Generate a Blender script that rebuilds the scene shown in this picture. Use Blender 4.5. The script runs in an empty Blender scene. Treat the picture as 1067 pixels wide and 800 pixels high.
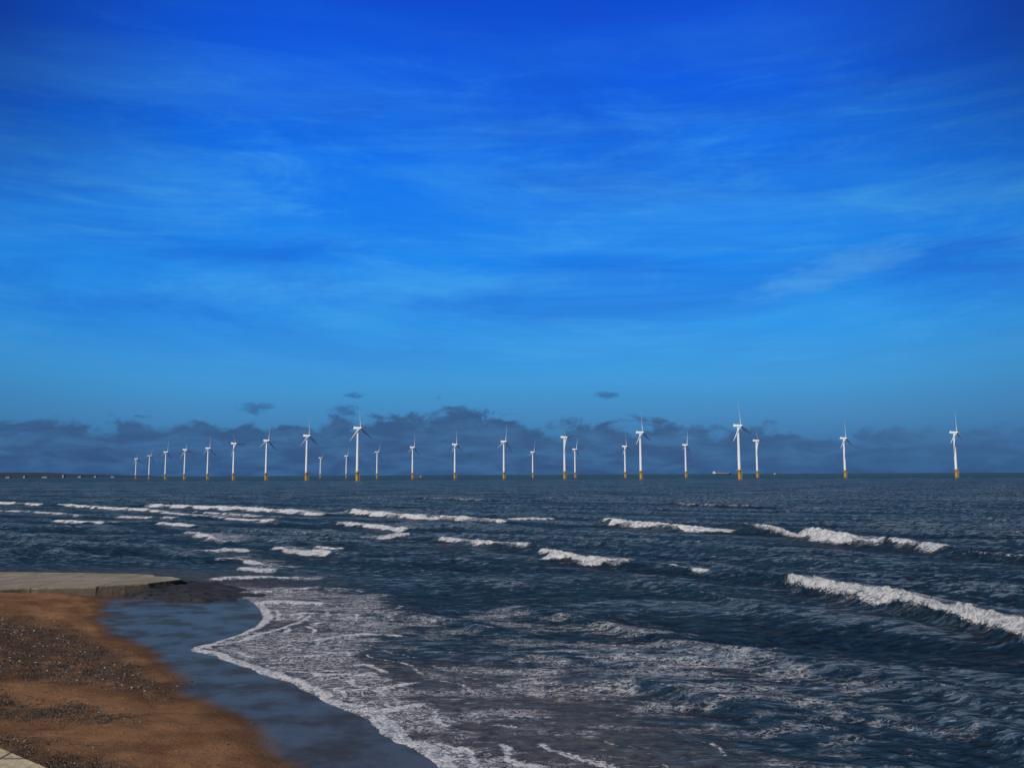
import bpy, bmesh, math, random
import numpy as np
from mathutils import Matrix, Vector
random.seed(7); rng=np.random.RandomState(11)
S=bpy.context.scene; C=S.collection
S.view_settings.view_transform='Standard'; S.view_settings.look='None'; S.view_settings.exposure=0
R=math.radians
# ------------------------------------------------------------ camera
H=8.7; F=900.0; W0,H0=1067.0,800.0
p=math.atan((494.5-400)/F); rho=-math.atan(5/1067)
fw=Vector((0,math.cos(p),math.sin(p))); r0=Vector((1,0,0)); u0=Vector((0,-math.sin(p),math.cos(p)))
rt=r0*math.cos(rho)+u0*math.sin(rho); up=-r0*math.sin(rho)+u0*math.cos(rho)
cd=bpy.data.cameras.new('camera'); cam=bpy.data.objects.new('camera',cd); C.objects.link(cam)
m=Matrix((( rt.x,up.x,-fw.x,0),(rt.y,up.y,-fw.y,0),(rt.z,up.z,-fw.z,H),(0,0,0,1))); cam.matrix_world=m
cd.sensor_width=36; cd.lens=36*F/W0; cd.clip_end=120000; cd.clip_start=.1; S.camera=cam
def g(px,py,z=0.0):
    d=rt*(px-W0/2)+up*(H0/2-py)+fw*F
    t=(z-H)/d.z
    return (d.x*t,d.y*t)
def at_dist(px,dist):     # ground bearing of a pixel column at the horizon, distance dist along Y
    x=(px-W0/2)/F/math.cos(p)
    return (x*dist*1.0,dist)
# ------------------------------------------------------------ node helpers
class NT:
    def __init__(s,nt): s.nt=nt; nt.nodes.clear()
    def n(s,t,**k):
        o=s.nt.nodes.new(t)
        for a,b in k.items(): setattr(o,a,b)
        return o
    def l(s,a,b): s.nt.links.new(a,b)
    def put(s,sock,v):
        if isinstance(v,bpy.types.NodeSocket): s.l(v,sock)
        else:
            if isinstance(v,tuple) and len(v)==3 and sock.type=='RGBA': v=v+(1,)
            sock.default_value=v
    def m(s,op,a,b=0.0,c=None,clamp=False):
        o=s.n('ShaderNodeMath',operation=op,use_clamp=clamp); s.put(o.inputs[0],a); s.put(o.inputs[1],b)
        if c is not None: s.put(o.inputs[2],c)
        return o.outputs[0]
    def ss(s,x,a,b,lo=0.0,hi=1.0):
        o=s.n('ShaderNodeMapRange',interpolation_type='SMOOTHSTEP'); s.put(o.inputs[0],x); s.put(o.inputs[1],a); s.put(o.inputs[2],b); s.put(o.inputs[3],lo); s.put(o.inputs[4],hi)
        return o.outputs[0]
    def mix(s,f,a,b,bt='MIX'):
        o=s.n('ShaderNodeMix',data_type='RGBA',blend_type=bt); s.put(o.inputs[0],f); s.put(o.inputs[6],a); s.put(o.inputs[7],b)
        return o.outputs[2]
    def noise(s,vec,scale,det=4,rough=.55,dist=0.0):
        o=s.n('ShaderNodeTexNoise'); s.l(vec,o.inputs['Vector']); o.inputs['Scale'].default_value=scale; o.inputs['Detail'].default_value=det
        o.inputs['Roughness'].default_value=rough; o.inputs['Distortion'].default_value=dist
        return o.outputs[0]
    def map(s,vec,sc=(1,1,1),rot=(0,0,0),loc=(0,0,0)):
        o=s.n('ShaderNodeMapping'); s.l(vec,o.inputs[0]); o.inputs[1].default_value=loc; o.inputs[2].default_value=rot; o.inputs[3].default_value=sc
        return o.outputs[0]
    def ramp(s,f,pts,interp='LINEAR'):
        o=s.n('ShaderNodeValToRGB'); s.put(o.inputs[0],f); cr=o.color_ramp; cr.interpolation=interp
        cr.elements[0].position=pts[0][0]; cr.elements[0].color=pts[0][1]+(1,)
        cr.elements[1].position=pts[-1][0]; cr.elements[1].color=pts[-1][1]+(1,)
        for q,c in pts[1:-1]:
            e=cr.elements.new(q); e.color=c+(1,)
        return o.outputs[0]
def srgb(h):
    h=h.lstrip('#'); r=[]
    for i in (0,2,4):
        c=int(h[i:i+2],16)/255; r.append(c/12.92 if c<=.04045 else ((c+.055)/1.055)**2.4)
    return tuple(r)
def material(name):
    mt=bpy.data.materials.new(name); mt.use_nodes=True; return mt,NT(mt.node_tree)
def simple(name,col,rough=.6,var=.15,scale=1.0,metal=0.0):
    mt,t=material(name); tc=t.n('ShaderNodeTexCoord'); nz=t.noise(tc.outputs['Object'],scale,3)
    c=t.mix(t.ss(nz,.3,.7),tuple(x*(1-var) for x in col),tuple(min(1,x*(1+var)) for x in col))
    b=t.n('ShaderNodeBsdfPrincipled'); t.l(c,b.inputs['Base Color']); b.inputs['Roughness'].default_value=rough; b.inputs['Metallic'].default_value=metal
    o=t.n('ShaderNodeOutputMaterial'); t.l(b.outputs[0],o.inputs[0]); return mt
# ------------------------------------------------------------ world
SUN_EL=R(40); SUN_AZ=R(215)   # azimuth clockwise from +Y: behind, to the left
w=bpy.data.worlds.new('World'); S.world=w; w.use_nodes=True; t=NT(w.node_tree)
tc=t.n('ShaderNodeTexCoord'); sep=t.n('ShaderNodeSeparateXYZ'); t.l(tc.outputs['Generated'],sep.inputs[0])
az=t.m('MULTIPLY',t.m('ARCTAN2',sep.outputs[0],sep.outputs[1]),57.2958)
el=t.m('MULTIPLY',t.m('ARCSINE',sep.outputs[2]),57.2958)
cmb=t.n('ShaderNodeCombineXYZ'); t.l(az,cmb.inputs[0]); t.l(el,cmb.inputs[1]); ae=cmb.outputs[0]
wob=t.m('MULTIPLY',t.m('SUBTRACT',t.noise(t.map(ae,(.02,.11,1)),1.0,5,.6),.5),9.0)
wobs=t.m('MULTIPLY',wob,t.ss(el,4,14))
ele=t.m('ADD',el,wobs)
base=t.ramp(t.m('DIVIDE',ele,40.0),[(0,srgb('2c5c8e')),(.04,srgb('346ea4')),(.09,srgb('4086be')),(.15,srgb('3c98d8')),(.24,srgb('2896ec')),(.36,srgb('1486f2')),(.50,srgb('0a74f0')),(.62,srgb('0860e8')),(.74,srgb('074dd6')),(1,srgb('0538b0'))])
v1=t.map(ae,(.022,.17,1),(0,0,R(3)))
c1=t.ss(t.noise(v1,1.0,8,.64,.5),.40,.72)
v2=t.map(ae,(.08,.42,1),(0,0,R(-6)),(3,7,0))
c2=t.ss(t.noise(v2,1.0,8,.70,.9),.46,.76)
cir=t.m('MULTIPLY',t.m('ADD',t.m('MULTIPLY',c1,.50),t.m('MULTIPLY',c2,.36)),t.m('MULTIPLY',t.ss(el,4,9),t.ss(el,31,17)))
base=t.mix(cir,base,srgb('4eaef0'))
dk=t.ss(t.noise(t.map(ae,(.032,.15,1),(0,0,R(-4)),(9,2,0)),1.0,7,.64,.5),.45,.70)
base=t.mix(t.m('MULTIPLY',t.m('MULTIPLY',dk,.52),t.ss(el,5,12)),base,srgb('0854d0'))
# one brighter feathered wisp to the right
wy_=t.m('SUBTRACT',el,t.m('ADD',12.6,t.m('MULTIPLY',t.m('SUBTRACT',az,21.0),.22)))
wq=t.m('ADD',t.m('POWER',t.m('ABSOLUTE',t.m('DIVIDE',t.m('SUBTRACT',az,21.0),6.0)),2.0),t.m('POWER',t.m('ABSOLUTE',t.m('DIVIDE',wy_,1.1)),2.0))
wn=t.m('MULTIPLY',t.m('SUBTRACT',t.noise(t.map(ae,(.25,1.1,1),(0,0,R(-12))),1.0,7,.7,.8),.5),3.2)
base=t.mix(t.m('MULTIPLY',t.ss(t.m('ADD',wq,wn),1.3,-.3),.42),base,srgb('5cb0ee'))
side=t.m('MULTIPLY',t.ss(t.m('ABSOLUTE',az),14,42),t.ss(el,8,26)); base=t.mix(t.m('MULTIPLY',side,.95),base,srgb('05226e'))
base=t.mix(t.m('MULTIPLY',t.m('MULTIPLY',t.ss(t.m('ABSOLUTE',az),18,36),t.ss(el,16,4)),.30),base,srgb('1f5488'))
lump=t.m('SUBTRACT',t.noise(t.map(ae,(.36,.62,1)),1.0,7,.62,.4),.5)
top=t.m('ADD',t.ss(az,30,6,2.0,3.2),t.m('MULTIPLY',lump,5.8))
hump=t.m('MULTIPLY',t.m('MULTIPLY',t.ss(az,-14,-5),t.ss(az,3,-3)),1.0)
dtop=t.m('SUBTRACT',t.m('ADD',top,hump),el)
bank=t.ss(dtop,-.30,.50)
bn=t.noise(t.map(ae,(.30,1.2,1),(0,0,0),(4,4,0)),1.0,6,.6,.5)
inner=t.mix(t.ss(bn,.34,.70),srgb('2c5080'),srgb('3b6a9c'))
rim=t.m('MULTIPLY',t.ss(dtop,1.6,.3),t.ss(el,2.2,3.6))
bcol=t.mix(t.m('MULTIPLY',rim,.65),inner,srgb('294a7a'))
base=t.mix(t.m('MULTIPLY',bank,t.ss(az,30,8,.50,.87)),base,bcol)
en=t.m('MULTIPLY',t.m('SUBTRACT',t.noise(t.map(ae,(1.3,2.8,1)),1.0,6,.7),.5),5.0)
for (cx,cy,rx,ry) in [(-16.6,4.3,1.1,.40),(-10.4,5.2,.7,.2),(-11,4.1,1.0,.5),(6.3,5.2,.9,.25)]:
    dx=t.m('DIVIDE',t.m('SUBTRACT',az,cx),rx); dy=t.m('DIVIDE',t.m('SUBTRACT',el,cy),ry)
    q=t.m('ADD',t.m('MULTIPLY',dx,dx),t.m('MULTIPLY',dy,dy))
    mk=t.ss(t.m('ADD',q,en),1.5,-.4); base=t.mix(t.m('MULTIPLY',mk,.6),base,srgb('264a86'))
sky=t.n('ShaderNodeTexSky',sky_type='NISHITA'); sky.sun_disc=False; sky.sun_elevation=SUN_EL; sky.sun_rotation=SUN_AZ
b1=t.n('ShaderNodeBackground'); t.l(base,b1.inputs[0]); b1.inputs[1].default_value=.93
b2=t.n('ShaderNodeBackground'); t.l(sky.outputs[0],b2.inputs[0]); b2.inputs[1].default_value=.003
ad=t.n('ShaderNodeAddShader'); t.l(b1.outputs[0],ad.inputs[0]); t.l(b2.outputs[0],ad.inputs[1])
o=t.n('ShaderNodeOutputWorld'); t.l(ad.outputs[0],o.inputs[0])
sl=bpy.data.lights.new('sun','SUN'); sl.energy=4.2; sl.angle=R(.5); sl.color=(1,.94,.84)
so=bpy.data.objects.new('sun',sl); C.objects.link(so)
sd=Vector((math.sin(SUN_AZ)*math.cos(SUN_EL),math.cos(SUN_AZ)*math.cos(SUN_EL),math.sin(SUN_EL)))
so.rotation_euler=sd.to_track_quat('Z','Y').to_euler()
# ------------------------------------------------------------ numeric helpers
TAB=rng.rand(512,512).astype(np.float32)
def vn(x,y,s=0):
    x=x+s*37.3; y=y+s*91.7
    xi=np.floor(x).astype(int); yi=np.floor(y).astype(int); fx=x-xi; fy=y-yi
    fx=fx*fx*(3-2*fx); fy=fy*fy*(3-2*fy)
    a=TAB[xi&511,yi&511]; b=TAB[(xi+1)&511,yi&511]; c=TAB[xi&511,(yi+1)&511]; d=TAB[(xi+1)&511,(yi+1)&511]
    return (a*(1-fx)+b*fx)*(1-fy)+(c*(1-fx)+d*fx)*fy
def fbm(x,y,o=4,s=0):
    r=0;a=.5;n=0
    for i in range(o):
        r=r+a*vn(x,y,s+i); n+=a; a*=.5; x=x*2.03; y=y*2.03
    return r/n
def sst(x,a,b):
    q=np.clip((x-a)/(b-a),0,1); return q*q*(3-2*q)
def smooth_line(P,k=3):
    P=[np.array(q,float) for q in P]
    for _ in range(k):
        Q=[P[0]]
        for a,b in zip(P[:-1],P[1:]): Q+= [a*.75+b*.25,a*.25+b*.75]
        Q.append(P[-1]); P=Q
    return np.array(P)
def poly_sd(x,y,P,closed=True):
    P=np.array(P); n=len(P); D=np.full(x.shape,1e9); ins=np.zeros(x.shape,bool)
    for i in range(n if closed else n-1):
        ax,ay=P[i]; bx,by=P[(i+1)%n]; dx,dy=bx-ax,by-ay; L=dx*dx+dy*dy+1e-9
        tt=np.clip(((x-ax)*dx+(y-ay)*dy)/L,0,1); D=np.minimum(D,(x-ax-tt*dx)**2+(y-ay-tt*dy)**2)
        if closed and by!=ay: ins^=((ay>y)!=(by>y))&(x<(bx-ax)*(y-ay)/(by-ay)+ax)
    D=np.sqrt(D); return np.where(ins,D,-D) if closed else D
def grid_obj(name,X,Y,Z,mat,attrs={}):
    nr,nc=X.shape; co=np.stack([X,Y,Z],-1).reshape(-1,3).astype(np.float32)
    i=np.arange(nr*nc).reshape(nr,nc); q=np.stack([i[:-1,:-1],i[:-1,1:],i[1:,1:],i[1:,:-1]],-1).reshape(-1,4)
    me=bpy.data.meshes.new(name); me.vertices.add(len(co)); me.vertices.foreach_set('co',co.ravel())
    me.loops.add(q.size); me.loops.foreach_set('vertex_index',q.ravel().astype(np.int32))
    me.polygons.add(len(q)); me.polygons.foreach_set('loop_start',np.arange(0,q.size,4,dtype=np.int32)); me.polygons.foreach_set('loop_total',np.full(len(q),4,np.int32))
    me.polygons.foreach_set('use_smooth',np.ones(len(q),bool))
    me.update(calc_edges=True)
    for k,v in attrs.items():
        a=me.attributes.new(k,'FLOAT','POINT'); a.data.foreach_set('value',v.astype(np.float32).ravel())
    me.materials.append(mat); ob=bpy.data.objects.new(name,me); C.objects.link(ob); return ob
# ------------------------------------------------------------ shore outline
shore_px=[(-300,601),(0,602),(150,604),(215,612),(262,624),(276,640),(270,656),(240,668),(196,675),(215,684),(250,694),(292,711),(330,729),(372,744),(398,764),(432,780),(478,804),(540,850)]
shore=smooth_line([g(*q) for q in shore_px],2)
land=[(-130,66)]+[tuple(q) for q in shore]+[(3,12),(3,-10),(-130,-10)]
wet_px=[(-300,612),(0,612),(108,620),(118,634),(112,650),(142,668),(184,688),(204,712),(222,732),(272,752),(306,778),(336,804),(390,860)]
wetl=smooth_line([g(*q,.12) for q in wet_px],2)
dry=[(-130,60)]+[tuple(q) for q in wetl]+[(-3,12),(-3,-10),(-130,-10)]
def sand_h(x,y,s=None,w_=None):
    s=poly_sd(x,y,land) if s is None else s
    w_=poly_sd(x,y,dry) if w_ is None else w_
    z=np.where(s>0,.022*s,.07*s)
    k=np.log1p(np.exp(np.clip(w_*2.5,-30,30)))/2.5
    z=z+.07*np.minimum(k,14)
    return z
def sand_rel(x,y,wd_): return sst(wd_,0,2)*((fbm(x*.35,y*.35,4,1)-.5)*.5+(fbm(x*2.2,y*2.2,3,5)-.5)*.09)
# ------------------------------------------------------------ sand
xs=np.concatenate([np.linspace(-130,-45,40)[:-1],np.linspace(-45,12,360)]); ys=np.linspace(3,92,520)
X,Y=np.meshgrid(xs,ys); s=poly_sd(X,Y,land); wd=poly_sd(X,Y,dry)
wdn=wd+(fbm(X*.5,Y*.5,4,3)-.5)*1.6
Z=sand_h(X,Y,s,wd)+sand_rel(X,Y,wd)
Z+= (fbm(X*.8,Y*.8,3,9)-.5)*.02
mt,t=material('beach sand')
tc=t.n('ShaderNodeTexCoord'); P=tc.outputs['Object']
wa=t.n('ShaderNodeAttribute',attribute_name='wet').outputs['Fac']
ga=t.n('ShaderNodeAttribute',attribute_name='shingle').outputs['Fac']
n1=t.noise(P,.45,5,.6); n2=t.noise(P,6,5,.7); n3=t.noise(P,28,3,.7)
dryc=t.mix(t.ss(n1,.3,.7),(.145,.074,.035),(.275,.148,.070))
dryc=t.mix(t.m('MULTIPLY',t.ss(n2,.43,.72),.45),dryc,(.085,.048,.026))
dryc=t.mix(t.m('MULTIPLY',t.ss(n3,.52,.72),.55),dryc,(.06,.038,.025))
vor=t.n('ShaderNodeTexVoronoi'); t.l(P,vor.inputs['Vector']); vor.inputs['Scale'].default_value=24
gcol=t.ramp(vor.outputs['Color'],[(0,(.018,.016,.015)),(.5,(.065,.05,.038)),(.85,(.14,.115,.095)),(1,(.34,.30,.26))])
gm=t.m('MULTIPLY',t.m('MULTIPLY',ga,t.ss(t.noise(P,1.3,6,.8),.34,.58)),.9)
dryc=t.mix(gm,dryc,gcol)
wetc=t.mix(t.ss(n1,.3,.7),(.034,.031,.031),(.072,.064,.060))
wetc=t.mix(t.m('MULTIPLY',t.ss(n2,.5,.7),.35),wetc,(.022,.02,.02))
wf=t.ss(t.m('ADD',wa,t.m('MULTIPLY',t.m('SUBTRACT',n2,.5),.35)),.25,.80)
damp=t.ss(wa,.0,.35)
col=t.mix(t.m('MULTIPLY',damp,.7),dryc,(.075,.043,.027)); col=t.mix(wf,col,wetc)
hh=t.m('ADD',t.m('MULTIPLY',n2,1.0),t.m('ADD',t.m('MULTIPLY',n3,.5),t.m('MULTIPLY',t.m('MULTIPLY',vor.outputs['Distance'],gm),-2.0)))
bp=t.n('ShaderNodeBump'); t.l(hh,bp.inputs['Height']); bp.inputs['Distance'].default_value=.07; t.l(t.m('ADD',t.m('MULTIPLY',wf,-.84),.95),bp.inputs['Strength'])
df=t.n('ShaderNodeBsdfDiffuse'); t.l(col,df.inputs[0]); t.l(bp.outputs[0],df.inputs['Normal'])
gl=t.n('ShaderNodeBsdfGlossy'); gl.inputs[0].default_value=(1.0,.60,.42,1); t.l(t.m('ADD',.0,t.m('MULTIPLY',n1,.40)),gl.inputs['Roughness']); t.l(bp.outputs[0],gl.inputs['Normal'])
fr=t.n('ShaderNodeFresnel'); fr.inputs[0].default_value=1.36; t.l(bp.outputs[0],fr.inputs['Normal'])
mx=t.n('ShaderNodeMixShader'); t.l(t.m('MULTIPLY',t.m('MULTIPLY',fr.outputs[0],wf),t.ss(n1,.38,.58,.45,1.15)),mx.inputs[0]); t.l(df.outputs[0],mx.inputs[1]); t.l(gl.outputs[0],mx.inputs[2])
o=t.n('ShaderNodeOutputMaterial'); t.l(mx.outputs[0],o.inputs[0])
wet=sst(-wdn,-2.0,1.1)
def band(px_poly,zz=.4,soft=1.0):
    return sst(poly_sd(X,Y,[g(a,b_,zz) for a,b_ in px_poly])+(fbm(X*.8,Y*.8,4,61)-.5)*3,-soft*1.6,soft)
BA=[(-200,645),(0,648),(60,653),(115,676),(165,705),(168,718),(110,714),(60,708),(0,712),(-200,710)]
BB=[(-200,730),(0,731),(120,734),(128,744),(0,748),(-200,748)]
BC=[(-200,764),(0,768),(60,778),(120,802),(60,840),(-200,840)]
shg=np.clip(band(BA)*.95+band(BB,.6,.4)*.9+band(BC,.8,.6)+.10*sst(wd,0,2),0,1)
ob=grid_obj('beach_sand',X,Y,Z,mt,{'wet':wet,'shingle':shg}); ob['kind']='structure'; ob['label']='brown sandy beach, wet and slate grey along the water'
# ------------------------------------------------------------ sea
rows=np.concatenate([np.exp(np.linspace(math.log(14),math.log(23),60))[:-1],np.exp(np.linspace(math.log(23),math.log(1500),1600)),np.exp(np.linspace(math.log(1500),math.log(60000),80))[1:]])
an=np.concatenate([np.linspace(-76,-34,50)[:-1],np.linspace(-34,34,800),np.linspace(34,76,50)[1:]])
X=rows[:,None]*np.tan(np.radians(an))[None,:]; Y=np.repeat(rows[:,None],len(an),1)
s=np.full(X.shape,-1e3); nr=Y<150
near=nr&(X<70)&(X>-140); s[near]=poly_sd(X[near],Y[near],land)
s[near]+= (fbm(X[near]*.35,Y[near]*.35,4,21)-.5)*1.8*np.clip((58-Y[near])/10,0,1)
sea=-s
Z=np.zeros(X.shape)
wx=X+(fbm(X*.05,Y*.05,3,31)-.5)*16; wy=Y+(fbm(X*.05,Y*.05,3,35)-.5)*16
dres=.0026*Y
dampz=.10+.90*sst(sea,1,28)
for i in range(64):
    lam=0.6*(24/0.6)**rng.rand()
    th=math.atan2(-.86,-.50)+rng.randn()*(.22 if lam>7 else .42)
    k=2*math.pi/lam; a=.0105*lam**.82*(.6+.8*rng.rand())
    if lam<4: a*=1.25
    wgt=sst(lam/dres,2.6,6)
    ph=k*(wx*math.cos(th)+wy*math.sin(th))+rng.rand()*6.28
    Z+=a*wgt*(2*((np.sin(ph)+1)*.5)**1.8-.76)
grp=.40+1.1*fbm(X*.035,Y*.035,3,41); Z*=grp*dampz
chop=Z.copy()
foam=np.zeros(X.shape); lace=np.zeros(X.shape); face=np.zeros(X.shape)
nz1=fbm(X*.9,Y*.9,4,51); nz2=fbm(X*2.6,Y*2.6,4,55); nzl=fbm(X*.36,Y*.36,4,58)
# breakers: pixel crest line, height, foam width (m), foam strength
BR=[([(150,528),(200,529.5),(260,532),(345,537)],.6,2.2,1.05),
 ([(60,526),(100,530),(160,533),(240,540),(300,547)],.5,1.6,.85),
 ([(-40,524),(0,525),(52,527)],.5,1.9,.8),
 ([(364,535),(420,540),(462,543)],.75,1.8,1.1),([(456,542),(490,544),(530,545)],.7,1.5,1.1),([(525,543),(578,542)],.45,1.2,.75),
 ([(350,546),(385,549),(430,555)],.5,1.3,.9),
 ([(458,563),(500,569),(558,571)],.65,1.1,1.05),
 ([(560,577),(600,587),(660,591)],.7,1.15,1.05),
 ([(633,546),(680,552),(730,555),(770,554)],1.0,1.5,1.1),
 ([(764,553),(790,554),(822,560),(846,563)],1.1,1.0,.62),
 ([(838,560),(880,567),(930,569)],1.2,1.9,1.15),([(926,569),(955,573),(995,580)],1.0,1.2,.88),([(1000,582),(1100,590)],.8,.8,.35),
 ([(820,610),(860,618),(900,627),(950,638),(1000,650),(1040,662),(1110,684)],1.0,.95,1.15),
 ([(288,572),(320,577),(350,580)],.45,1.2,1.0),([(330,571),(360,573)],.3,.8,.7),
 ([(192,555),(215,560),(234,567)],.35,1.1,.95),([(212,577),(240,573),(262,577)],.28,.8,.8),([(218,585),(250,582),(288,595)],.3,.9,.9),
 ([(58,544),(110,546)],.4,1.4,1.0),([(165,546),(208,550)],.4,1.2,.9),([(392,562),(425,559)],.35,1.0,.85),([(200,534),(250,538),(300,541)],.4,1.2,.6),
 ([(700,593),(745,599)],.38,.7,.75),([(250,593),(292,597)],.22,.8,.9),([(215,604),(260,602),(300,603),(340,606)],.2,.6,.75),([(120,540),(190,541)],.4,1.2,.6),
 ([(-20,533),(60,536),(90,540)],.4,1.2,.6),([(440,520),(520,523)],.5,1.2,.45),([(700,527),(800,530)],.6,1.2,.4),
 ([(228,636),(262,628),(300,626),(350,629)],.12,.8,.95),([(296,702),(345,704),(394,700)],.08,.42,.95),([(370,745),(402,740),(448,734)],.08,.38,.95),
 ([(262,664),(300,655),(322,640)],.08,.5,.9),([(320,670),(370,662),(420,664)],.08,.35,.7),([(264,618),(330,613),(385,618)],.14,.5,.7),([(275,646),(320,640),(380,642)],.08,.4,.7),([(280,686),(330,684),(372,680)],.08,.35,.7),([(340,722),(390,720),(440,712)],.08,.3,.65),
 ([(410,640),(470,648),(520,660)],.28,.25,.4),([(560,640),(640,655),(700,672)],.35,.25,.35),([(600,712),(700,720),(780,742)],.35,.25,.35),
 ([(860,700),(940,715),(1040,745)],.35,.25,.3),([(650,610),(740,622),(800,640)],.4,.25,.35)]
for px,hh_,fwid,fs in BR:
    L=smooth_line([g(*q) for q in px],2)
    dm=L[:,1].mean(); hh_=hh_*(1+.35*min(1,max(0,(dm-110)/120)))
    seg=np.hypot(*np.diff(L,axis=0).T); T=seg.sum()
    ext=min(T*.45,16); d0=(L[0]-L[1])/seg[0]; d1=(L[-1]-L[-2])/seg[-1]
    L=np.vstack([L[0]+d0*ext,L,L[-1]+d1*ext]); seg=np.hypot(*np.diff(L,axis=0).T); cum=np.r_[0,np.cumsum(seg)]-ext
    pad=18; mk=(X>L[:,0].min()-pad)&(X<L[:,0].max()+pad)&(Y>L[:,1].min()-pad)&(Y<L[:,1].max()+pad)
    x=X[mk]; y=Y[mk]; wpa=min(1.4,.5+T*.02); x=x+(fbm(x*.25,y*.25,4,71)-.5)*2.4*wpa; y=y+(fbm(x*.25,y*.25,4,75)-.5)*2.4*wpa
    best=np.full(x.shape,1e9); u=np.zeros(x.shape); tt_=np.zeros(x.shape)
    for i in range(len(L)-1):
        ax,ay=L[i]; dx,dy=(L[i+1]-L[i])/seg[i]
        q=np.clip((x-ax)*dx+(y-ay)*dy,0,seg[i]); ex=x-ax-q*dx; ey=y-ay-q*dy; dd=np.hypot(ex,ey)
        cr=np.where(ex*dy-ey*dx>0,1.,-1.)     # + on the shoreward side
        b_=dd<best; best=np.where(b_,dd,best); u=np.where(b_,dd*cr,u); tt_=np.where(b_,cum[i]+q,tt_)
    tap=sst(tt_,-ext,ext*.3)*sst(T-tt_,-ext,ext*.3); ftap=sst(tt_,-.5,T*.08+.3)*sst(T-tt_,-.5,T*.08+.3)
    back=2.6*max(hh_,.25)**.5+ .6; front=.45+hh_*.75
    prof=np.where(u<0,np.exp(-(u/back)**2),np.exp(-(u/front)**2))
    calm=np.where(u<0,np.exp(-(u/5)**2),np.exp(-(u/(3+9*min(1,dm/150)))**2))*tap*min(1,hh_*2)
    Z[mk]=Z[mk]*(1-.8*calm)+hh_*prof*tap*(.70+.6*nzl[mk])
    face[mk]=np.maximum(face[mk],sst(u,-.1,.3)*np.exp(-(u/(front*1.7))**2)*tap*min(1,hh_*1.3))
    brk=sst(nzl[mk],.32,.52)*.65+.35
    fw_=fwid*(.12+1.75*nzl[mk]*brk)
    fo=sst(u,-.26*fwid-.1,.06*fwid)*sst(fw_*1.5-u,0,fw_*1.4)*ftap*fs*(.62+.38*brk)
    Z[mk]+=fo*(nz2[mk]-.38)*.55*min(1,hh_+.1)+fo*(nz1[mk]-.5)*.35*hh_
    foam[mk]=np.maximum(foam[mk],fo)
    la=np.where(u<0,np.exp(-(u/(fwid*4.5))**2),np.exp(-(u/(fwid*1.1))**2))*ftap
    lace[mk]=np.maximum(lace[mk],la*.8*min(1,fs))
# swash: the leading edge and a few older broken lines behind it
nb=near&(sea<40)
fade=np.clip((64-Y[nb])/6,0,1)*sst(X[nb],-30,-18)
e=np.zeros(X.shape); e[nb]=np.exp(-((sea[nb]-.22)/.36)**2)*fade; foam=np.maximum(foam,e*(.52+.75*nz1))
nA=fbm(X[nb]*.13,Y[nb]*.13,3,111); nB=fbm(X[nb]*.6,Y[nb]*.6,4,115)
for dk_,wdth,st in ((1.1,.18,.72),(2.3,.22,.70),(3.8,.24,.62),(5.8,.26,.52),(8.2,.26,.42)):
    q=sea[nb]-dk_-(nA-.5)*dk_*1.0-(nB-.5)*1.0
    foam[nb]=np.maximum(foam[nb],np.exp(-(q/wdth)**2)*fade*st*sst(fbm(X[nb]*.5+dk_*9,Y[nb]*.5,3,117),.38,.56))
Z+=np.minimum(e,1)*.04
def softpoly(pts,soft,amp):
    P_=[g(*q) for q in pts]; out=np.zeros(X.shape); mk=(Y<160)
    out[mk]=sst(poly_sd(X[mk],Y[mk],P_),-soft,soft)*amp; return out
lace=np.maximum(lace,softpoly([(215,606),(300,612),(400,618),(420,650),(380,690),(430,720),(490,760),(560,800),(610,860),(440,860),(300,715),(200,676),(270,655)],2.2,.92))
lace=np.maximum(lace,softpoly([(330,640),(540,630),(800,660),(960,720),(1067,800),(1000,880),(500,880),(400,740)],5,.52))
lace=np.maximum(lace,softpoly([(100,535),(600,545),(1000,590),(1067,700),(600,620),(300,610),(200,590)],6,.2))
lace=np.clip(lace*(.5+1.0*fbm(X*.10,Y*.22,3,81)),0,1)
sh=np.zeros(X.shape); sh[near]=np.clip(1-sea[near]/16,0,1)*1.0
sh=np.clip(sh+softpoly([(440,700),(620,690),(720,760),(760,870),(440,870)],3,.25),0,1)
under=s>0
Z=np.where(s>-.6, Z*np.clip(sea/.6,0,1)+.012, Z); Z=np.where(under,.012-.25*s,Z)
Z=np.where(Y>3000,0,Z)
crest=np.clip(chop*2.6,-1,1)
mt,t=material('sea water')
tc=t.n('ShaderNodeTexCoord'); P=tc.outputs['Object']
fa=t.n('ShaderNodeAttribute',attribute_name='foam').outputs['Fac']
la=t.n('ShaderNodeAttribute',attribute_name='lace').outputs['Fac']
sa=t.n('ShaderNodeAttribute',attribute_name='shallow').outputs['Fac']
ca=t.n('ShaderNodeAttribute',attribute_name='crest').outputs['Fac']
fc_=t.n('ShaderNodeAttribute',attribute_name='face_shade').outputs['Fac']
Pr=t.map(P,(.30,1,1),(0,0,R(22)))
wv=t.n('ShaderNodeTexNoise'); t.l(P,wv.inputs['Vector']); wv.inputs['Scale'].default_value=.8; wv.inputs['Detail'].default_value=4
vs=t.n('ShaderNodeVectorMath',operation='MULTIPLY_ADD'); t.l(wv.outputs['Color'],vs.inputs[0]); vs.inputs[1].default_value=(2.4,2.4,0); t.l(t.map(P,(.6,1,1),(0,0,R(15))),vs.inputs[2])
def lacef(scale,wl):
    v=t.n('ShaderNodeTexVoronoi',feature='DISTANCE_TO_EDGE'); t.l(vs.outputs[0],v.inputs['Vector']); v.inputs['Scale'].default_value=scale
    return t.ss(v.outputs['Distance'],wl,0.0)
patch=t.noise(t.map(P,(.6,1.2,1),(0,0,R(15))),.42,6,.7); fine=t.noise(P,7,4,.75); mid=t.noise(P,1.8,4,.7)
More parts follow.
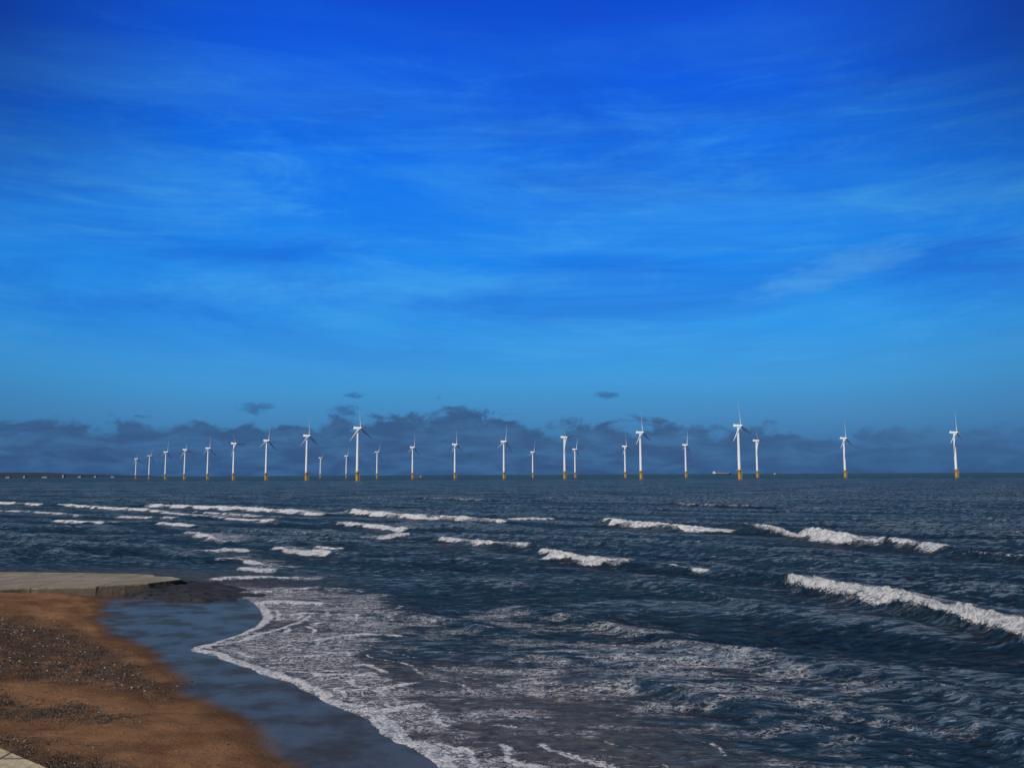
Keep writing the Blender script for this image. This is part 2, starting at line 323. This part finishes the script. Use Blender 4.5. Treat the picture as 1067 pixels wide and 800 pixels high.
th=t.m('SUBTRACT',.72,t.m('MULTIPLY',la,.37))
pm=t.ss(t.m('SUBTRACT',patch,th),-.06,.08)
lf=t.m('MAXIMUM',lacef(1.7,.10),t.m('MULTIPLY',lacef(4.2,.13),.8))
lf=t.m('MULTIPLY',t.m('MULTIPLY',lf,pm),t.ss(fine,.32,.52,.30,1.0))
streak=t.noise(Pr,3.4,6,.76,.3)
stf=t.m('MULTIPLY',t.ss(t.m('ADD',streak,t.m('ADD',t.m('MULTIPLY',la,.085),t.m('MULTIPLY',ca,.05))),.64,.71),.62)  # fine foam streaks that double as painted ripple highlights
strong=t.ss(t.m('ADD',fa,t.m('ADD',t.m('MULTIPLY',t.m('SUBTRACT',fine,.5),1.3),t.m('MULTIPLY',t.m('SUBTRACT',mid,.5),1.0))),.30,.62)
strong=t.m('MULTIPLY',strong,t.ss(fa,.05,.25))
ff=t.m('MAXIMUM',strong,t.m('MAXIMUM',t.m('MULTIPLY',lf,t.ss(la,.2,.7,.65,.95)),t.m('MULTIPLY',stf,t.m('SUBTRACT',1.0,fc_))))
rip=t.noise(Pr,2.6,6,.70,.3)
bh=t.m('ADD',rip,t.m('MULTIPLY',t.noise(Pr,10,3,.6),.18))
bp=t.n('ShaderNodeBump'); t.l(bh,bp.inputs['Height']); bp.inputs['Distance'].default_value=.48; t.l(t.m('SUBTRACT',1.0,t.m('MULTIPLY',sa,.6)),bp.inputs['Strength'])
big=t.noise(t.map(P,(.5,1,1)),.05,5,.6)
deep=t.mix(t.ss(big,.35,.65),(.008,.026,.047),(.015,.042,.068))
deep=t.mix(t.m('MULTIPLY',t.ss(t.m('ADD',rip,t.m('MULTIPLY',ca,.08)),.52,.65),.85),deep,(.12,.18,.23))  # pale ripple highlights painted into the diffuse colour
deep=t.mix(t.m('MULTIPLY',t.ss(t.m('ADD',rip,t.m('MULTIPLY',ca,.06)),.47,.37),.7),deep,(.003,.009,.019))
shal=t.mix(t.ss(mid,.35,.65),(.036,.035,.038),(.092,.084,.078))
dc=t.mix(t.m('MULTIPLY',t.ss(t.m('ADD',sa,t.m('MULTIPLY',t.m('SUBTRACT',patch,.5),.9)),.2,.95),.85),deep,shal)
dc=t.mix(t.m('MULTIPLY',fc_,.75),dc,(.003,.016,.024))  # shade on the breaker fronts, painted into the water colour
df=t.n('ShaderNodeBsdfDiffuse'); t.l(dc,df.inputs[0]); t.l(bp.outputs[0],df.inputs['Normal'])
gl=t.n('ShaderNodeBsdfGlossy'); gl.inputs[0].default_value=(1.0,.60,.43,1); gl.inputs['Roughness'].default_value=.12; t.l(bp.outputs[0],gl.inputs['Normal'])
fr=t.n('ShaderNodeFresnel'); fr.inputs[0].default_value=1.33; t.l(bp.outputs[0],fr.inputs['Normal'])
wm=t.n('ShaderNodeMixShader'); t.l(t.m('MINIMUM',t.m('MULTIPLY',fr.outputs[0],.66),.34),wm.inputs[0]); t.l(df.outputs[0],wm.inputs[1]); t.l(gl.outputs[0],wm.inputs[2])
fb=t.n('ShaderNodeBump'); t.l(t.m('ADD',fine,mid),fb.inputs['Height']); fb.inputs['Distance'].default_value=.40; fb.inputs['Strength'].default_value=1.0
fd=t.n('ShaderNodeBsdfDiffuse'); t.l(t.mix(t.ss(t.m('ADD',fine,t.m('SUBTRACT',mid,.5)),.32,.60),(.30,.35,.39),(.86,.85,.81)),fd.inputs[0]); t.l(fb.outputs[0],fd.inputs['Normal'])
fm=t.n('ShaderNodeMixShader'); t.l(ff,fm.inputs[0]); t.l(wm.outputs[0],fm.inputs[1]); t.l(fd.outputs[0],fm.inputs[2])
o=t.n('ShaderNodeOutputMaterial'); t.l(fm.outputs[0],o.inputs[0])
ob=grid_obj('sea',X,Y,Z,mt,{'foam':foam,'lace':lace,'shallow':sh,'crest':crest,'face_shade':face}); ob['kind']='structure'; ob['label']='dark blue choppy sea with white breakers'
# ------------------------------------------------------------ mesh helpers
def mk_obj(name,bm,mat,parent=None,smooth=False,loc=(0,0,0)):
    me=bpy.data.meshes.new(name); bmesh.ops.recalc_face_normals(bm,faces=bm.faces[:]); bm.to_mesh(me); bm.free(); me.materials.append(mat)
    if smooth: me.polygons.foreach_set('use_smooth',[True]*len(me.polygons))
    o=bpy.data.objects.new(name,me); C.objects.link(o); o.parent=parent; o.location=loc; return o
def tag(o,label,cat=None,group=None):
    o['label']=label
    if cat: o['category']=cat
    if group: o['group']=group
    return o
def empty(name,loc,rz=0):
    o=bpy.data.objects.new(name,None); C.objects.link(o); o.location=loc; o.rotation_euler=(0,0,rz); return o
def box(bm,c,sz,bev=0,rot=None):
    M=Matrix.Translation(c)@(rot or Matrix.Identity(4))@Matrix.Diagonal((sz[0],sz[1],sz[2],1))
    r=bmesh.ops.create_cube(bm,size=1,matrix=M)
    if bev:
        es=list({e for v in r['verts'] for e in v.link_edges}); bmesh.ops.bevel(bm,geom=es,offset=bev,segments=2,affect='EDGES')
def lathe(bm,prof,n=20,M=Matrix.Identity(4),caps=True):
    rings=[]
    for (r_,z) in prof:
        rings.append([bm.verts.new(M@Vector((r_*math.cos(2*math.pi*i/n),r_*math.sin(2*math.pi*i/n),z))) for i in range(n)])
    for a,b_ in zip(rings[:-1],rings[1:]):
        for i in range(n): bm.faces.new((a[i],a[(i+1)%n],b_[(i+1)%n],b_[i]))
    if caps: bm.faces.new(rings[0][::-1]); bm.faces.new(rings[-1])
def bar(bm,a,b_,r_,n=6):
    a=Vector(a); b_=Vector(b_); d=b_-a; M=Matrix.Translation(a)@d.to_track_quat('Z','Y').to_matrix().to_4x4(); lathe(bm,[(r_,0),(r_,d.length)],n,M)
# ------------------------------------------------------------ wind turbines
white=simple('white turbine paint',(.66,.69,.70),.5,.04,.1); yel=simple('yellow foundation paint',(.48,.31,.07),.6,.12,.3)
grey=simple('grey steel',(.35,.35,.36),.5,.1,.5)
HUB=80; RB=38
def turbine():
    r=empty('wind_turbine',(0,0,0))
    bm=bmesh.new(); lathe(bm,[(2.3,-6),(2.3,2.5),(2.5,3),(2.5,12.2),(2.7,12.4),(2.7,13)],24); mk_obj('foundation',bm,yel,r,True)
    bm=bmesh.new()
    for sx in (-1,1): bar(bm,(sx*.8,-3.6,-3),(sx*.8,-3.6,13.2),.2)
    for k in range(12): bar(bm,(-.8,-3.6,-2+k*1.3),(.8,-3.6,-2+k*1.3),.1)
    for z in (1,6,11):
        for sx in (-1,1): bar(bm,(sx*.8,-3.6,z),(sx*.8,-2.0,z),.15)
    mk_obj('boat_landing',bm,yel,r)
    bm=bmesh.new(); lathe(bm,[(2.5,13),(3.9,13.3),(3.9,13.7),(2.3,13.7)],24); pl=mk_obj('platform',bm,yel,r)
    bm=bmesh.new()
    for k in range(16):
        a=2*math.pi*k/16; bb=2*math.pi*(k+1)/16
        bar(bm,(3.8*math.cos(a),3.8*math.sin(a),13.7),(3.8*math.cos(a),3.8*math.sin(a),14.9),.06)
        for z in (14.3,14.9): bar(bm,(3.8*math.cos(a),3.8*math.sin(a),z),(3.8*math.cos(bb),3.8*math.sin(bb),z),.05)
    mk_obj('railing',bm,yel,pl)
    bm=bmesh.new(); lathe(bm,[(2.25,13.7),(2.25,16),(2.1,36),(1.85,58),(1.55,77.6),(1.55,78)],28); mk_obj('tower',bm,white,r,True)
    bm=bmesh.new(); box(bm,(0,2.2,80),(3.6,10,3.6),.6); box(bm,(0,6,82.3),(2.2,1.6,1.2),.2); bar(bm,(.8,5,81.5),(.8,5,84),.1); mk_obj('nacelle',bm,white,r)
    bm=bmesh.new(); M=Matrix.Translation((0,-2.8,80))@Matrix.Rotation(R(90),4,'X'); lathe(bm,[(1.6,0),(1.8,.8),(1.8,2.6),(1.4,3.6),(.8,4.2),(.1,4.45)],20,M); mk_obj('rotor_hub',bm,white,r,True)
    bm=bmesh.new(); rings=[]
    st=[(1.2,1.8,1.8,0),(4,1.9,1.7,5),(8,3.6,1.2,16),(13,3.3,.9,13),(22,2.4,.6,8),(31,1.6,.4,5),(36.5,1.0,.22,3),(38,.3,.1,2)]
    for z,ch,th_,tw in st:
        ring=[]
        for k in range(12):
            a=2*math.pi*k/12; xx=math.cos(a)*ch*.5+ (ch*.18 if z>6 else 0); yy=math.sin(a)*th_*.5; c_,s_=math.cos(R(tw+14)),math.sin(R(tw+14))
            ring.append(bm.verts.new((xx*c_-yy*s_,xx*s_+yy*c_,z*.96)))
        rings.append(ring)
    for a,b_ in zip(rings[:-1],rings[1:]):
        for i in range(12): bm.faces.new((a[i],a[(i+1)%12],b_[(i+1)%12],b_[i]))
    bm.faces.new(rings[0][::-1]); bm.faces.new(rings[-1])
    bl=mk_obj('blade',bm,white,r,True,(0,-4.8,80)); bl.name='blade'
    for k in (1,2):
        c=bl.copy(); C.objects.link(c); c.parent=r
    return r
TB=[(142,478,-4),(156,475,20),(173,471,8),(193,468.5,-12),(217,467,2),(244,462,-30),(278,459,5),(320,454,-3),(334,477,40),(361,475,15),(373,446,-6),(393,471,22),(430,466,6),(474,463,-5),(525,460,8),(555,471,12),(588,455.5,-38),(599,468,15),(651,465,-10),(667,450.5,-8),(714,463.5,10),(769,443.5,-12),(788,459,-35),(879,456.5,-6),(994,450.5,-4)]
ordn=['leftmost','second','third','fourth','fifth','sixth','seventh','eighth','ninth','tenth','eleventh','twelfth','','twelfth','eleventh','tenth','ninth','eighth','seventh','sixth','fifth','fourth','third','second','rightmost']
proto=turbine()
for i,(px,hy,ph) in enumerate(TB):
    if i==0: o=proto
    else:
        o=proto.copy(); C.objects.link(o)
        for ch in [c for c in proto.children]:
            c=ch.copy(); C.objects.link(c); c.parent=o
            for gch in ch.children:
                d=gch.copy(); C.objects.link(d); d.parent=c
    d=rt*(px-W0/2)+up*(H0/2-hy)+fw*F; tt=(HUB-H)/d.z
    bear=math.degrees(math.atan2(d.x,d.y))
    o.location=(d.x*tt,d.y*tt,0); o.rotation_euler=(0,0,R(64-.7*bear+random.uniform(-4,4)))
    k=0
    for c in o.children:
        if c.name.startswith('blade'): c.rotation_euler=(0,R(ph+120*k),0); k+=1
    hgt=(496-hy); size='tall' if hgt>42 else ('mid-sized' if hgt>30 else 'small')
    if i==0 or i==24: pos=ordn[i]+' of all the turbines'
    elif i==12: pos='exactly halfway along the row'
    elif i<12: pos=ordn[i]+' from the left'
    else: pos=ordn[i]+' from the right'
    tag(o,f'{size} white wind turbine on yellow base, {pos}','wind turbine','wind turbines standing in the sea')
# ------------------------------------------------------------ slipway and sea wall
def conc(name,c1,c2,sc,weed=None,tint=None):
    mt,t=material(name); tc=t.n('ShaderNodeTexCoord'); P=tc.outputs['Object']
    a=t.noise(P,sc,7,.65); b_=t.noise(P,sc*9,5,.7)
    c=t.mix(t.ss(a,.3,.7),c1,c2); c=t.mix(t.m('MULTIPLY',t.ss(b_,.45,.7),.45),c,tuple(x*.45 for x in c1))
    if weed: c=t.mix(t.ss(t.noise(P,sc*2.3,6,.7),.5,.6),c,weed)
    if tint: c=t.mix(t.m('MULTIPLY',t.ss(t.noise(P,sc*.6,5,.6),.48,.60),.5),c,tint)
    br=t.n('ShaderNodeTexBrick'); t.l(P,br.inputs[0]); br.inputs['Scale'].default_value=1; br.offset=0; br.inputs['Brick Width'].default_value=4.5; br.inputs['Row Height'].default_value=5.0; br.inputs['Mortar Size'].default_value=.05
    br.inputs['Color1'].default_value=(1,1,1,1); br.inputs['Color2'].default_value=(.88,.88,.88,1); br.inputs['Mortar'].default_value=(.3,.3,.3,1)
    if not weed: c=t.mix(1.0,c,br.outputs[0],'MULTIPLY')
    b=t.n('ShaderNodeBsdfPrincipled'); t.l(c,b.inputs['Base Color']); b.inputs['Roughness'].default_value=.8; b.inputs['Specular IOR Level'].default_value=.15
    bp=t.n('ShaderNodeBump'); t.l(b_,bp.inputs['Height']); bp.inputs['Distance'].default_value=.06; t.l(bp.outputs[0],b.inputs['Normal'])
    o=t.n('ShaderNodeOutputMaterial'); t.l(b.outputs[0],o.inputs[0]); return mt
def prism(bm,top,bot,zt,zb):
    a=[bm.verts.new((x,y,zt)) for x,y in top]; b_=[bm.verts.new((x,y,zb)) for x,y in bot]; n=len(a)
    bm.faces.new(a)
    for i in range(n): bm.faces.new((a[i],b_[i],b_[(i+1)%n],a[(i+1)%n]))
    bm.faces.new(b_[::-1])
cs=conc('weathered slipway concrete',(.19,.155,.100),(.29,.245,.165),.4,tint=(.14,.125,.075)); cw=conc('wet stained concrete',(.055,.045,.034),(.11,.09,.062),.5)
weed=conc('weedy rock',(.024,.024,.024),(.045,.043,.040),.7,(.012,.014,.012)); pale=conc('pale wall concrete',(.36,.30,.17),(.48,.41,.26),.6)
sw=empty('slipway',(*g(60,605,.9),0)); off=Vector(sw.location)
ZT=.85
topp=[g(-330,593,ZT),g(-150,594,ZT),g(0,595.5,ZT),g(120,597,ZT),g(158,599,ZT),g(178,601,ZT),g(190,603,ZT),g(176,605,ZT),g(155,607.5,ZT),g(100,611,ZT),g(0,613,ZT),g(-330,616,ZT)]
rel=lambda L:[(x-off.x,y-off.y) for x,y in L]
def ragged(L,amp,n=12):
    out=[]
    for (x0_,y0_),(x1_,y1_) in zip(L,L[1:]+L[:1]):
        for k in range(n):
            f=k/n; x=x0_+(x1_-x0_)*f; y=y0_+(y1_-y0_)*f; q=fbm(np.array([x*.9]),np.array([y*.9]),3,131)[0]-.5
            out.append((x+q*amp,y+q*amp))
    return out
topr=ragged(topp,.7)
bm=bmesh.new(); prism(bm,rel(topr),rel(topr),ZT,ZT-.10); mk_obj('deck',bm,cs,sw)
botp=[(x*.998,y+.3) for x,y in topp[:5]]+[g(200,606,0),g(214,609,0),g(194,615,0),g(165,619,0),g(100,624.5,0),g(0,626,0),g(-330,629,0)]
bm=bmesh.new(); prism(bm,rel(topr),rel(ragged(botp,.8)),ZT-.103,-1.0+.6); mk_obj('sloping_edge',bm,cw,sw)
apx=[(110,619),(160,610),(195,604),(235,607),(285,613),(280,618),(255,625),(215,629),(165,627)]
AP=np.array([g(a,b_,.15) for a,b_ in apx]); x0,y0=AP.min(0)-1; x1,y1=AP.max(0)+1
gx,gy=np.meshgrid(np.linspace(x0,x1,150),np.linspace(y0,y1,130)); sd_=poly_sd(gx,gy,AP)+(fbm(gx*.9,gy*.9,3,91)-.5)*2.2
gz=-.4+sst(sd_,-1.8,2.4)*(.44+.20*fbm(gx*.5,gy*.5,4,95)+.16*(np.abs(fbm(gx*2.2,gy*2.2,3,97)-.5)))*(1+.5*sst(-gx,19,26))
apn=grid_obj('rubble_apron',gx-off.x,gy-off.y,gz,weed); apn.parent=sw
tag(apn,'dark weed covered rubble at the seaward end of the slipway')
tag(sw,'flat pale concrete slipway jutting from the beach into the surf','slipway')
wl=empty('sea_wall',(*g(0,790,2.0),0)); off=Vector(wl.location)
tp=[g(-260,668,2),g(0,779,2),g(52,801,2),g(300,905,2),g(100,1000,2),g(-500,900,2),g(-500,640,2)]
bm=bmesh.new(); prism(bm,rel(tp),rel(tp),2.0,1.72); bmesh.ops.bevel(bm,geom=[e for e in bm.edges if abs(e.verts[0].co.z-2)<.01 and abs(e.verts[1].co.z-2)<.01],offset=.05,segments=2,affect='EDGES'); mk_obj('coping',bm,pale,wl)
ctr=Vector((sum(q[0] for q in tp)/len(tp),sum(q[1] for q in tp)/len(tp)))
ins=[tuple(Vector(q)*.985+ctr*.015) for q in tp]
bm=bmesh.new(); prism(bm,rel(ins),rel(ins),1.718,-.6); mk_obj('wall_face',bm,cw,wl)
tag(wl,'pale yellowish concrete sea wall corner at the bottom left of the beach','sea wall')
# ------------------------------------------------------------ pebbles
t_=(1+5**.5)/2
IV=np.array([(-1,t_,0),(1,t_,0),(-1,-t_,0),(1,-t_,0),(0,-1,t_),(0,1,t_),(0,-1,-t_),(0,1,-t_),(t_,0,-1),(t_,0,1),(-t_,0,-1),(-t_,0,1)]); IV/=np.linalg.norm(IV[0])
IFc=np.array([(0,11,5),(0,5,1),(0,1,7),(0,7,10),(0,10,11),(1,5,9),(5,11,4),(11,10,2),(10,7,6),(7,1,8),(3,9,4),(3,4,2),(3,2,6),(3,6,8),(3,8,9),(4,9,5),(2,4,11),(6,2,10),(8,6,7),(9,8,1)])
pts=[]
def sample(poly,n,zz,smin,smax,thr=.43):
    P_=np.array([g(a,b_,zz) for a,b_ in poly]); lo=P_.min(0)-1; hi=P_.max(0)+1; k=0
    while k<n:
        q=lo+(hi-lo)*rng.rand(4000,2); sd2=poly_sd(q[:,0],q[:,1],P_)+(fbm(q[:,0]*.9,q[:,1]*.9,4,61)-.5)*4
        ok=(sd2+rng.rand(4000)*2.2>1.2)&(fbm(q[:,0]*1.1,q[:,1]*1.1,3,63)+(rng.rand(4000)-.5)*.25>thr)&(q[:,0]>-36)
        for a in q[ok][:n-k]: pts.append((a[0],a[1],smin+(smax-smin)*rng.rand()**6)); k+=1
sample(BA,16000,.4,.012,.06,.44); sample(BB,3600,.6,.010,.045,.44); sample(BC,10000,.8,.009,.042,.42)
sample([(-100,630),(100,630),(180,700),(300,800),(-100,800)],2600,.4,.010,.04,.48)
pts=np.array(pts); pz=sand_h(pts[:,0],pts[:,1])+sand_rel(pts[:,0],pts[:,1],poly_sd(pts[:,0],pts[:,1],dry))
N=len(pts); V=np.zeros((N,12,3)); sc=pts[:,2][:,None]*(0.7+.6*rng.rand(N,3)); sc[:,2]*=.6
J=IV[None]*(1+.25*(rng.rand(N,12,1)-.5))*sc[:,None,:]; a=rng.rand(N)*6.28
V[:,:,0]=J[:,:,0]*np.cos(a)[:,None]-J[:,:,1]*np.sin(a)[:,None]+pts[:,0][:,None]; V[:,:,1]=J[:,:,0]*np.sin(a)[:,None]+J[:,:,1]*np.cos(a)[:,None]+pts[:,1][:,None]; V[:,:,2]=J[:,:,2]+(pz+sc[:,2]*.25)[:,None]
me=bpy.data.meshes.new('pebbles'); fc=(IFc[None]+12*np.arange(N)[:,None,None]).reshape(-1,3)
me.from_pydata(V.reshape(-1,3).tolist(),[],fc.tolist()); me.polygons.foreach_set('use_smooth',[True]*len(me.polygons))
mt,t=material('pebble stone'); ge=t.n('ShaderNodeNewGeometry'); c=t.ramp(ge.outputs['Random Per Island'],[(0,(.018,.016,.015)),(.4,(.05,.037,.028)),(.7,(.10,.07,.047)),(.92,(.16,.13,.105)),(1,(.42,.38,.33))])
b=t.n('ShaderNodeBsdfPrincipled'); t.l(c,b.inputs['Base Color']); b.inputs['Roughness'].default_value=.75; b.inputs['Specular IOR Level'].default_value=.15; o=t.n('ShaderNodeOutputMaterial'); t.l(b.outputs[0],o.inputs[0])
me.materials.append(mt); ob=bpy.data.objects.new('pebbles',me); C.objects.link(ob); ob['kind']='stuff'; ob['label']='grey and brown pebbles strewn in bands over the sand'; ob['category']='pebbles'
# ------------------------------------------------------------ far coast
landm=simple('hazy far land',(.008,.018,.028),.95,.3,.004)
D=8200; x0=at_dist(-420,D)[0]; x1=at_dist(225,D)[0]
gx,gy=np.meshgrid(np.linspace(x0,x1,260),np.linspace(D,D+900,14)); fr_=(gy-D)/900
gz=np.sin(np.clip(fr_,0,1)*math.pi*.9)**.6*(40+34*fbm(gx*.0022,gy*.002,4,5))*sst(x1-gx,0,2600)+5*fbm(gx*.03,gy*.02,2,8)-4
ob=grid_obj('distant_coast_hills',gx,gy,gz,landm); ob['kind']='structure'; ob['label']='low dark blue coastline on the left horizon'
wallm=simple('pale render',(.19,.21,.24),.8,.25,.01); roofm=simple('dark slate roof',(.06,.07,.09),.8,.2,.01)
blds=[(14,38,13,'long low pale warehouse, leftmost building on the distant coast'),(31,18,20,'second pale building from the left on the distant coast'),(52,50,12,'widest pale shed on the distant coast'),(71,14,30,'tall narrow pale block on the distant coast'),(88,28,15,'pale shed just right of the tall narrow block on the coast'),(104,18,18,'second pale building from the right on the distant coast'),(122,32,12,'low pale shed nearest the leftmost wind turbine')]
for px,wd_,hg,lb in blds:
    x,y=at_dist(px,D-40); r=empty('coastal_building',(x,y,0)); tag(r,lb,'building','buildings on the distant coast')
    bm=bmesh.new(); box(bm,(0,0,hg/2-2),(wd_,30,hg)); mk_obj('wall',bm,wallm,r)
    bm=bmesh.new(); vs_=[bm.verts.new(q) for q in [(-wd_/2-1,-16,hg-2),(wd_/2+1,-16,hg-2),(wd_/2+1,16,hg-2),(-wd_/2-1,16,hg-2),(-wd_/2-1,0,hg+3),(wd_/2+1,0,hg+3)]]
    for f in ((0,1,5,4),(3,4,5,2),(0,4,3),(1,2,5),(0,3,2,1)): bm.faces.new([vs_[k] for k in f])
    mk_obj('roof',bm,roofm,r)
# ------------------------------------------------------------ ships
def ship(px,dist,L,col,lb,bow=1,cargo=True):
    x,y=at_dist(px,dist); r=empty('cargo_ship' if cargo else 'supply_vessel',(x,y,0)); tag(r,lb,'ship')
    hm=simple('hull paint '+lb[:8],col,.6,.1,.05); Bw=L*.15; hd=L*.065
    bm=bmesh.new(); rings=[]
    for f,wf,rise in [(-.5,.75,0),(-.45,1,0),(.3,1,0),(.42,.6,.25*hd),(.5,.04,.5*hd)]:
        X_=f*L*bow; w2=Bw/2*wf
        rings.append([bm.verts.new(q) for q in [(X_,-w2*.7,-2),(X_,-w2,hd*.5),(X_,-w2,hd+rise),(X_,w2,hd+rise),(X_,w2,hd*.5),(X_,w2*.7,-2)]])
    for a,b_ in zip(rings[:-1],rings[1:]):
        for i in range(6): bm.faces.new((a[i],a[(i+1)%6],b_[(i+1)%6],b_[i]))
    bm.faces.new(rings[0][::-1]); bm.faces.new(rings[-1]); mk_obj('hull',bm,hm,r)
    c=-.38 if cargo else .22
    bm=bmesh.new(); box(bm,(c*L*bow,0,hd+L*.03),(L*.12,Bw*.85,L*.06),.3); box(bm,(c*L*bow,0,hd+L*.075),(L*.09,Bw*.95,L*.028),.3); mk_obj('superstructure',bm,white,r)
    bm=bmesh.new(); box(bm,((c-.05)*L*bow,0,hd+L*.1),(L*.025,Bw*.25,L*.05),.3); mk_obj('funnel',bm,grey,r)
    bm=bmesh.new(); bar(bm,(c*L*bow,0,hd+L*.085),(c*L*bow,0,hd+L*.15),L*.004); bar(bm,(.36*L*bow,0,hd),(.36*L*bow,0,hd+L*.08),L*.004); mk_obj('mast',bm,white,r)
    if cargo:
        bm=bmesh.new()
        for k in range(5): box(bm,((-.24+k*.125)*L*bow,0,hd+L*.012),(L*.1,Bw*.7,L*.024),.3)
        mk_obj('hatch_cover',bm,grey,r)
ship(749,7600,170,(.05,.05,.06),'long dark cargo ship on the horizon left of a tall turbine')
ship(806,6000,65,(.05,.06,.08),'small dark vessel on the horizon right of the shorter turbine',-1,False)
ship(437,3600,34,(.30,.09,.03),'small orange hulled vessel beside a turbine near the middle',1,False)
